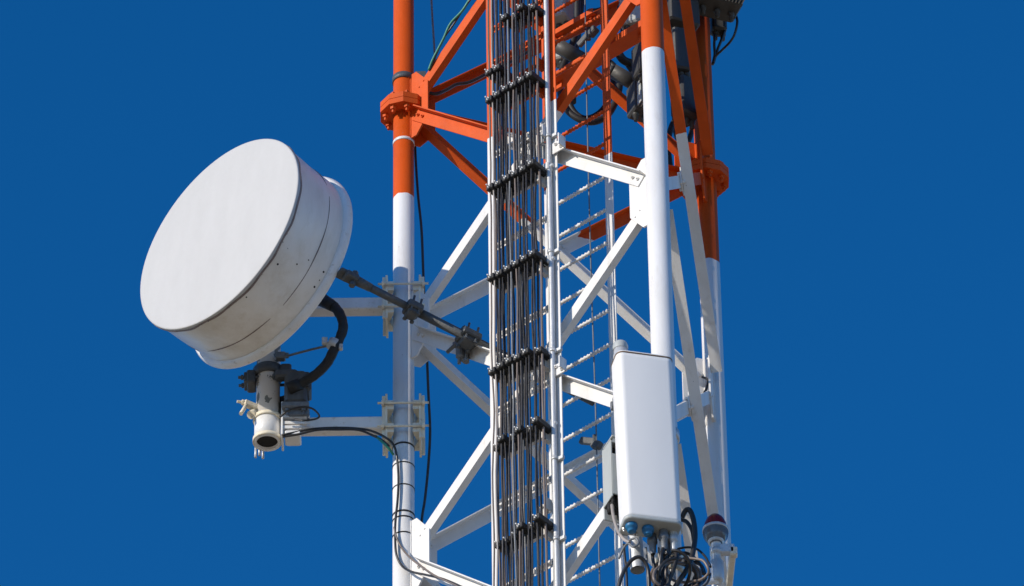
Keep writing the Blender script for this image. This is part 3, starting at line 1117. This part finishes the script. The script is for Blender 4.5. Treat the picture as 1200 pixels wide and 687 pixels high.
# brackets to the mounting pipe
PIPX = PC - PN * .0
pipe_c = pp(-.055, .185, 0)
for z in (.15, ptop - pbot - .15):
    mb = MB()
    mb.box(pp(-.055, .105, z), (.16, .05, .07), (PD, -PN, ZV), 0, .005)
    for s in (-1, 1):
        mb.box(pp(-.055 + s * .07, .155, z), (.012, .12, .06), (PD, -PN, ZV), 0, .002)
        mb.cyl(pp(-.055 + s * .055, .10, z), pp(-.055 + s * .055, .27, z), .007, n=8)
    mb.box(pp(-.055, .245, z), (.16, .02, .06), (PD, -PN, ZV), 0, .003)
    mb.build('bracket', M['galvdark'], pan)

pan.rotation_euler = (0, R_(-1.0), 0)           # it hangs slightly out of plumb

# galvanized pipe carrying the antenna, fixed to the near leg
mp_ = thing('antenna_pipe', 'short galvanized pipe behind the white panel antenna', 'pipe', pipe_c - ZV * .25)
zt_ = ptop + .265
zb_ = at(757, 668, pipe_c.y).z
pz = lambda z: V((pipe_c.x, pipe_c.y, z))
lean = V((.02, 0, 0))
mb = MB()
mb.cyl(pz(zb_) + lean, pz(zt_) - lean * 2.2, .042, n=24, cap=(False, True))
mb.cyl(pz(zb_ + .10) + lean, pz(zb_) + lean, .037, n=24, cap=(True, False))
mb.build('tube', M['galv'], mp_)
mb = MB(); mb.cyl(pz(zb_ + .05) + lean, pz(zb_ + .06) + lean, .036, n=24); mb.build('tube_bore_shade', M['dark'], mp_)  # dark disc that stands for shade inside the open tube end
mb = MB()
mb.lathe(pz(zt_) - lean * 2.2, ZV, ((-.03, .044), (.0, .046), (.02, .040), (.028, .02), (.028, 0)), 20)
mb.build('pipe_cap', M['equip'], mp_)
mb = MB(); mb.hexbolt(pz(zb_ + .03) + lean + V((-.04, -.01, 0)), V((-1, -.3, 0)), .014, .03); mb.build('set_screw', M['bolt'], mp_)
for z in (pbot + .25, ptop - .30):
    mb = MB()
    q = V((LEG['N'].x, LEG['N'].y, z))
    mb.bar(pz(z), q, .06, .05, ZV, 0, .005)
    mb.box(pz(z) + V((.01, -.0, 0)), (.15, .11, .05), None, 0, .006)
    mb.lathe(q - ZV * .03, ZV, ((0, LR_['N'] + .001), (0, LR_['N'] + .012), (.06, LR_['N'] + .012), (.06, LR_['N'] + .001)), 28)
    mb.build('standoff_clamp', M['galv'], mp_)

# round foot of the lower standoff under the panel: white ring clamp on the near leg
for py in (648, 662):
    z = at(790, py, LEG['N'].y - .07).z
    band('N', z, .012, .05, 'cream', 'clamp_band')

# ------------------------------------------------------------------ small grey unit left of the panel
ry = PC.y + .20
rc = at(731, 551, ry)
RU = thing('radio_unit', 'slim pale grey radio unit with dark open ends left of the panel antenna', 'radio unit', rc)
ra = R_(22)
rd, rn = V((math.cos(ra), math.sin(ra), 0)), V((math.sin(ra), -math.cos(ra), 0))
rz0, rz1 = at(716, 590, ry).z, at(716, 508, ry).z
def rp(u, v, z):
    return V((rc.x, rc.y, z)) + rd * u - rn * v
hw = .052
mb = MB()
a0, a1 = rz0 + .10, rz1 - .12
mb.box(rp(.0, .06, (a0 + a1) / 2), (hw * 2, .012, a1 - a0), (rd, -rn, ZV), 0, .003)
mb.box(rp(-hw, .12, (rz0 + rz1) / 2 + .03), (.010, .13, rz1 - rz0 - .10), (rd, -rn, ZV), 0, .002)
mb.box(rp(hw, .12, (rz0 + rz1) / 2), (.010, .13, rz1 - rz0 - .02), (rd, -rn, ZV), 0, .002)
mb.box(rp(.0, .19, (rz0 + rz1) / 2), (hw * 2, .012, rz1 - rz0), (rd, -rn, ZV), 0, .002)
mb.box(rp(.0, .11, rz1), (hw * 2, .14, .012), (rd, -rn, ZV), 0, .002)
mb.prism([rp(-hw, .055, rz1 - .04), rp(hw, .055, rz1 - .04), rp(hw, .055, rz1 + .006), rp(-hw + .02, .055, rz1 + .006)], rn, .012)
mb.build('cover', M['equip'], RU)
mb = MB()
mb.box(rp(0.0, .135, (rz0 + rz1) / 2), (hw * 1.75, .07, rz1 - rz0 - .06), (rd, -rn, ZV), 0, .01)
mb.build('inner_body', M['dark'], RU)
mb = MB()
mb.box(rp(-.005, .048, (a0 + a1) / 2 + .03), (.035, .014, .10), (rd, -rn, ZV), 0, .005)
mb.build('latch', M['equip'], RU)
mb = MB()
rg = random.Random(3)
for i in range(9):
    p = rp(rg.uniform(-.045, .045), rg.uniform(.08, .13), rz0 + rg.uniform(.0, .05))
    mb.cyl(p + ZV * .05, p - ZV * rg.uniform(.0, .03), rg.uniform(.008, .016), n=8)
mb.build('gland', M['dark'], RU)
mb = MB()
for i in range(5):
    p = rp(rg.uniform(-.04, .04), .085, a1 + rg.uniform(.02, .09))
    mb.cyl(p - ZV * .03, p + ZV * .03 + rd * rg.uniform(-.02, .02), .009, n=8)
mb.build('terminal', M['galv'], RU)
mb = MB(); mb.box(rp(.05, .20, (rz0 + rz1) / 2 + .1), (.16, .05, .06), (rd, -rn, ZV), 0, .005); mb.box(rp(.05, .20, rz0 + .15), (.16, .05, .06), (rd, -rn, ZV), 0, .005)
mb.build('bracket', M['galv'], RU)

# ------------------------------------------------------------------ cables below the panel
PY0 = PC.y
NY = LEG['N'].y - .13
def pcab(label, pts, r, mat='black', name='jumper_cable'):
    cable(name, label, 'cable', pts, r, mat, 'jumper cables below the panel antenna', n=10)
c1, c2, c3, c4 = conn
def pix(p):
    q = p - CAM
    z = q.dot(fw)
    return 600 + FPX * q.dot(rt) / z, 343.5 - FPX * q.dot(up) / z, p.y
pcab('black jumper cable dropping straight from the middle connector of the panel', [pix(c1), (775, 650, PY0), (773, 665, PY0 + .02), (769, 680, PY0 + .04), (764, 700, PY0 + .05)], .0125)
pcab('thin jumper cable beside the straight middle jumper of the panel', [pix(c2), (780, 652, PY0 + .05), (777, 668, PY0 + .05), (776, 684, PY0 + .05), (774, 705, PY0 + .05)], .011)
pcab('black jumper cable falling from the silver right hand connector', [pix(c3), (793, 652, PY0 + .02), (789, 668, PY0 + .02), (784, 681, PY0 + .03), (778, 700, PY0 + .04)], .0125)
pcab('jumper cable nearest the galvanized pipe', [pix(c4), (765, 655, PY0 + .08), (768, 672, PY0 + .08), (770, 690, PY0 + .08), (771, 705, PY0 + .08)], .010)
pcab('widest black cable loop rising right of the panel', [(799, 607, PY0 + .15), (804, 598, PY0 + .13), (809, 599, PY0 + .12), (813, 611, PY0 + .1), (814.5, 630, PY0 + .09), (811, 652, PY0 + .08), (804, 669, PY0 + .08), (795, 682, PY0 + .08), (782, 702, PY0 + .1)], .0155)
pcab('short cable curving behind the wide loop right of the panel', [(798, 609, PY0 + .2), (805, 612, PY0 + .19), (811, 622, PY0 + .17), (813, 634, PY0 + .16)], .012)
pcab('grey cable bowing left past the galvanized pipe end', [(724, 694, PY0 - .03), (727, 680, PY0 - .04), (733, 666, PY0 - .05), (741, 656, PY0 - .06), (749, 653, PY0 - .06), (756, 659, PY0 - .04), (760, 672, PY0 - .02), (761, 700, PY0)], .0115)
pcab('black wire hanging down left of the galvanized pipe', [(731, 638, PY0 + .12), (732, 652, PY0 + .12), (734, 670, PY0 + .12), (735, 700, PY0 + .12)], .008)
rg = random.Random(21)
desc = ['inner coil of black cable right of the jumpers', 'outer coil of black cable right of the jumpers', 'loose coil of black cable beside the beacon lamp', 'tight coil of black cable in front of the near leg', 'flat coil of black cable crossing the near leg', 'smallest coil of black cable below the panel',
        'drooping coil of cable lowest under the jumpers', 'wide coil of cable reaching towards the beacon', 'coil of cable tucked behind the silver connector']
for i in range(9):
    cx, cy, rx, ry_ = 796 + rg.uniform(-8, 14), 672 + rg.uniform(-4, 6), rg.uniform(18, 32), rg.uniform(14, 27)
    a0 = rg.uniform(0, 6)
    pts = []
    for k in range(13):
        a = a0 + k / 12 * 6.0
        pts.append((cx + rx * math.cos(a) + rg.uniform(-1.5, 1.5), cy + ry_ * math.sin(a) + rg.uniform(-1.5, 1.5), NY + .10 * math.sin(a + i) - .02 * i))
    cable('cable_coil', desc[i], 'cable', pts, rg.uniform(.007, .011), rg.choice(('black', 'black', 'black', 'brown')), 'cable coils below the panel antenna', n=8)
for i in range(4):
    x0 = 757 + i * 7 + rg.uniform(-1, 1)
    pcab(('first', 'second', 'third', 'fourth')[i] + ' thin wire from the left under the panel', [(x0, 642, PY0 + .1), (x0 + 1, 655, PY0 + .09 + .01 * i), (x0 + rg.uniform(1, 5), 670, PY0 + .08), (x0 + rg.uniform(2, 8), 704, PY0 + .08)], .006, rg.choice(('black', 'galvdark', 'pale')), 'thin_wire')
cable('thin_wire', 'pale wire hanging from the radio unit to the panel foot', 'wire', [(717, 592, PY0 + .2), (719, 606, PY0 + .17), (724, 622, PY0 + .1), (731, 632, PY0 + .02), (738, 636, PY0 - .02)], .010, 'pale')
cable('thin_wire', 'grey wire tied in a bow left of the galvanized pipe', 'wire', [(725, 655, PY0 + .05), (730, 644, PY0 + .02), (736, 637, PY0 - .01), (742, 641, PY0 - .03), (748, 637, PY0 - .03), (745, 631, PY0 - .02), (737, 633, PY0)], .007, 'galvdark')

# ------------------------------------------------------------------ obstruction lamp on the far right leg
BY = LEG['R'].y - .62
bc = at(838.5, 621.5, BY)
lamp = thing('obstruction_lamp', 'aviation warning lamp with red dome above clear ribbed glass beside right leg', 'warning lamp', at(840, 655, BY))
mb = MB()
mb.lathe(bc - ZV * .005, ZV, ((0, .068), (.02, .070), (.055, .066), (.088, .052), (.112, .032), (.122, .012), (.123, .0)), 32)
mb.build('red_dome', M['redglass'], lamp)
mb = MB()
prof = [(0, .078)]
for i, r in enumerate((.079, .079, .077, .074, .068, .060, .048)):
    prof += [(-.008 - i * .012, r), (-.014 - i * .012, r - .006)]
prof += [(-.098, .036), (-.100, .0)]
mb.lathe(bc - ZV * .008, ZV, prof, 32)
mb.build('ribbed_lens', M['clearglass'], lamp)
mb = MB()
mb.lathe(bc, ZV, ((-.014, .060), (-.012, .081), (.006, .081), (.010, .060)), 32)
mb.build('rim', M['galv'], lamp)
mb = MB()
mb.cyl(bc - ZV * .09, bc + ZV * .03, .020, n=12); mb.build('bulb', M['equip'], lamp)
sb = bc - ZV * .112
mb = MB()
mb.lathe(sb + ZV * .03, -ZV, ((0, .05), (.015, .05), (.02, .032), (.07, .032), (.075, .040), (.10, .040), (.105, .028), (.16, .028), (.165, .042), (.30, .042), (.315, .03), (.315, .0)), 20)
mb.box(sb + V((.06, 0, -.04)), (.10, .05, .07), None, 0, .008)
mb.build('stem', M['galv'], lamp)
p0 = V((LEG['R'].x, LEG['R'].y, sb.z - .06))
mb = MB()
q = sb + V((.10, 0, -.05))
mb.bar(q, V((p0.x + .02, p0.y - .0, q.z)), .04, .04, ZV, 0, .005)
mb.box(q + V((.005, 0, -.01)), (.045, .05, .06), None, 0, .006)
mb.build('bracket', M['cream'], lamp)
mb = MB()
e0 = sb + V((.0, 0, -.27))
mb.tube(spline([e0, e0 + V((-.10, -.02, -.03)), e0 + V((-.26, -.1, -.08)), e0 + V((-.36, -.2, -.12))], 5), .022, 12)
mb.build('feed_pipe', M['white'], lamp)
tag(cable('thin_wire', 'black wire hooked over the brace beside the far right leg', 'wire', [(823, 442, LEG['R'].y - .1), (829, 445, LEG['R'].y - .12), (828, 455, LEG['R'].y - .12), (823, 464, LEG['R'].y - .11), (819, 470, LEG['R'].y - .1)], .008, 'black'))

# ------------------------------------------------------------------ equipment at the top of the mast
def radio(name, label, c, size, ang, mat, fins=0, glands=3, cat='radio unit', tilt=0):
    t = thing(name, label, cat, c)
    a = R_(ang)
    u, v = V((math.cos(a), math.sin(a), 0)), V((-math.sin(a), math.cos(a), 0))
    zz = ZV
    if tilt:
        m = Matrix.Rotation(R_(tilt), 3, v)
        u, zz = m @ u, m @ zz
    mb = MB(); mb.box(c, size, (u, v, zz), 0, .012); mb.build('casing', M[mat], t)
    sx, sy, sz = size
    if fins:
        for i in range(fins):
            x = -sx / 2 + .012 + (sx - .024) * i / (fins - 1)
            mb = MB(); mb.box(c + u * x - v * (sy / 2 + .025), (.006, .052, sz * .98), (u, v, zz)); mb.build('cooling_fin', M['equip'], t)
    for i in range(glands):
        x = -sx / 2 + sx * (i + .5) / glands
        mb = MB()
        p = c + u * x - zz * sz / 2
        mb.lathe(p, -zz, ((0, .022), (.02, .022), (.022, .016), (.06, .015), (.06, .0)), 12)
        mb.build('gland', M['equipdark'], t)
    mb = MB()
    mb.box(c + v * (sy / 2 + .02), (sx * .6, .04, sz * .5), (u, v, zz), 0, .006)
    mb.build('bracket', M['galvdark'], t)
    return t
ry_ = LEG['R'].y
cA = at(842, 13, ry_ - .22)
radio('finned_radio', 'grey finned radio unit fixed high on the right leg', cA + V((-.01, .0, .27)), (.30, .20, .52), 20, 'equipdark', 13, 3)
cB = at(842, 33, ry_ + .05)
radio('junction_box', 'dark box tucked under the finned radio beside the right leg', cB + V((0, 0, .04)), (.10, .10, .17), 10, 'equipdark', 0, 2, 'junction box')
cable('drop_cable', 'black cable bowing out to the right below the finned radio', 'cable',
      [(862, 16, ry_ - .1), (864, 26, ry_ - .1), (861, 40, ry_ - .08), (855, 50, ry_ - .05), (846, 59, ry_), (839, 66, ry_ + .03), (836, 74, ry_ + .04)], .0085, 'black')
cable('drop_cable', 'black cable hanging straight down beside the upper right leg', 'cable',
      [(849, 36, ry_ + .03), (845, 48, ry_ + .04), (841, 58, ry_ + .05), (838, 68, ry_ + .05), (836, 74, ry_ + .05)], .010, 'black')
cable('drop_cable', 'short black cable close against the upper right leg', 'cable',
      [(838, 40, ry_ + .02), (837, 52, ry_ + .03), (837.5, 64, ry_ + .04), (835, 76, ry_ + .05)], .009, 'black')
iy = .15
cD = at(742, 14, iy - .30)
radio('flat_radio', 'flat grey radio unit half hidden behind the upper near leg', cD + V((0, 0, .08)), (.17, .09, .40), -20, 'equip', 0, 2)
cE = at(750, 118, iy + .25)
radio('dark_radio', 'dark radio unit behind the near leg below the flat grey one', cE, (.13, .15, .25), 25, 'equipdark', 6, 2)
cE = at(757, 72, iy + .1)
radio('dark_radio', 'larger dark radio unit behind the orange white change of near leg', cE, (.14, .16, .26), 25, 'equipdark', 6, 2)
cF = at(797, 62, iy + .45)
radio('tall_radio', 'tall grey radio unit between the near and right legs', cF, (.12, .12, .36), 15, 'equipdark', 0, 3)  # dark casing colour stands in for shade on this grey unit
cG = at(803, 118, iy + .5)
radio('dark_radio', 'dark radio unit between the two right hand legs', cG, (.14, .14, .32), 35, 'equipdark', 0, 3)
cH = at(795, 12, iy + .5)
radio('dark_radio', 'topmost dark radio unit between the two right hand legs', cH, (.22, .2, .36), 25, 'equipdark', 0, 3)
cI = at(655, 18, iy + .7)
radio('grey_cabinet', 'grey cabinet behind the top of the cable ladder', cI + V((0, 0, .1)), (.17, .2, .38), -25, 'equip', 0, 3, 'cabinet')
cJ = at(653, 66, iy + .6)
radio('splitter_box', 'small grey splitter box behind the upper cable ladder', cJ, (.12, .10, .12), -20, 'equip', 0, 2, 'junction box')
# round antenna pods behind the near leg
for px, py, l, label in ((735, 93, .22, 'grey cylindrical filter pointing at the near leg'), (668, 62, .2, 'grey cylindrical filter behind the crossing braces')):
    c = at(px, py, iy + .3)
    t = thing('cylindrical_filter', label, 'filter', c)
    dr = V((.85, .35, -.35)).normalized()
    mb = MB(); mb.cyl(c - dr * l / 2, c + dr * l / 2, .05, n=20); mb.build('body', M['equipdark'], t)  # these grey filters have their shade put into the dark colour
    mb = MB()
    for s in (-1, 1):
        mb.cyl(c + dr * s * l / 2, c + dr * s * (l / 2 + .03), .04, .025, n=16)
    mb.build('end_cap', M['equipdark'], t)
# thick black cable loops hanging behind the ladder
loops = [
 ('broadest hanging loop of thick black cable behind the ladder', [(676, -30, .3), (676, 30, .3), (668, 60, .3), (658, 85, .28), (657, 108, .26), (664, 128, .25), (679, 140, .25), (696, 143, .26), (711, 136, .28), (721, 120, .3), (726, 100, .32), (722, 82, .34), (712, 72, .35), (704, 70, .36)], .026),
 ('inner hanging loop of thick black cable behind the ladder', [(684, -30, .45), (680, 20, .45), (673, 60, .42), (668, 90, .4), (666, 112, .4), (672, 130, .4), (686, 139, .4), (703, 132, .42), (714, 116, .45), (719, 96, .46), (714, 80, .48)], .022),
 ('straight thick black cable bundle running up behind the ladder', [(671, 120, .5), (672, 90, .5), (674, 60, .5), (678, 30, .5), (681, -30, .5)], .028),
 ('thick black cable crossing behind the upper ladder stringer', [(690, 34, .5), (705, 22, .5), (722, 13, .5), (738, 5, .5), (755, -6, .5)], .026),
 ('thin black cable arching to the upper ladder stringer', [(686, 20, .4), (690, 12, .4), (700, 11, .4), (709, 6, .4), (713, -10, .4)], .010),
 ('thick black cable bent round behind the near leg', [(728, 8, .1), (732, 36, .1), (728, 48, .1), (724, 58, .12), (730, 70, .15), (742, 74, .2), (750, 66, .22), (758, 56, .25)], .032),
 ('black cable drooping behind the near leg colour change', [(718, 42, .2), (721, 60, .2), (733, 72, .2), (742, 84, .2), (751, 96, .2), (754, 118, .2)], .024),
 ('black cable hanging behind the orange bars right of the near leg', [(797, 30, .7), (806, 60, .7), (808, 100, .7), (800, 130, .7), (788, 146, .7), (783, 170, .7), (786, 200, .72)], .022),
 ('black cable looped low between the two right hand legs', [(806, 110, .8), (812, 135, .8), (809, 160, .8), (802, 170, .8), (794, 162, .8), (790, 146, .8)], .020),
]
for lab, pts, r in loops:
    cable('coax_cable', lab, 'cable', [(a, b, c + .42) for a, b, c in pts], r * .9, 'blackmatt', 'thick black cables inside the mast top', n=10)
# two arms that carry this equipment
def carrier(label, a, b, w, fl):
    p0, p1 = at(*a), at(*b)
    t = thing('carrier_arm', label, 'support arm', p0)
    mb = MB()
    d = (p1 - p0).normalized(); u = (ZV - d * d.z).normalized(); v = d.cross(u)
    if v.y > 0: v = -v
    hv = V((v.x, v.y, 0)).normalized()
    mb.angle(p0 + hv * w / 2, p1 + hv * w / 2, -hv, ZV, w, fl, .007)
    mb.build('angle_bar', M['tower'], t)
    mb = MB()
    for q, s in ((p0, 1), (p1, -1)):
        mb.box(q + d * s * .05, (w * .8, .012, .16), (u, v, d))
        mb.hexbolt(q + d * s * .05 + v * .006, v, .014, .012)
    mb.build('end_plate', M['tower'], t)
carrier('orange support arm seen just under the upper crossing braces', (646, 49, .55), (700, 18, .20), .085, .04)
carrier('orange support arm ending behind the upper near leg', (644, 104, .40), (764, 32, -.35), .115, .05)
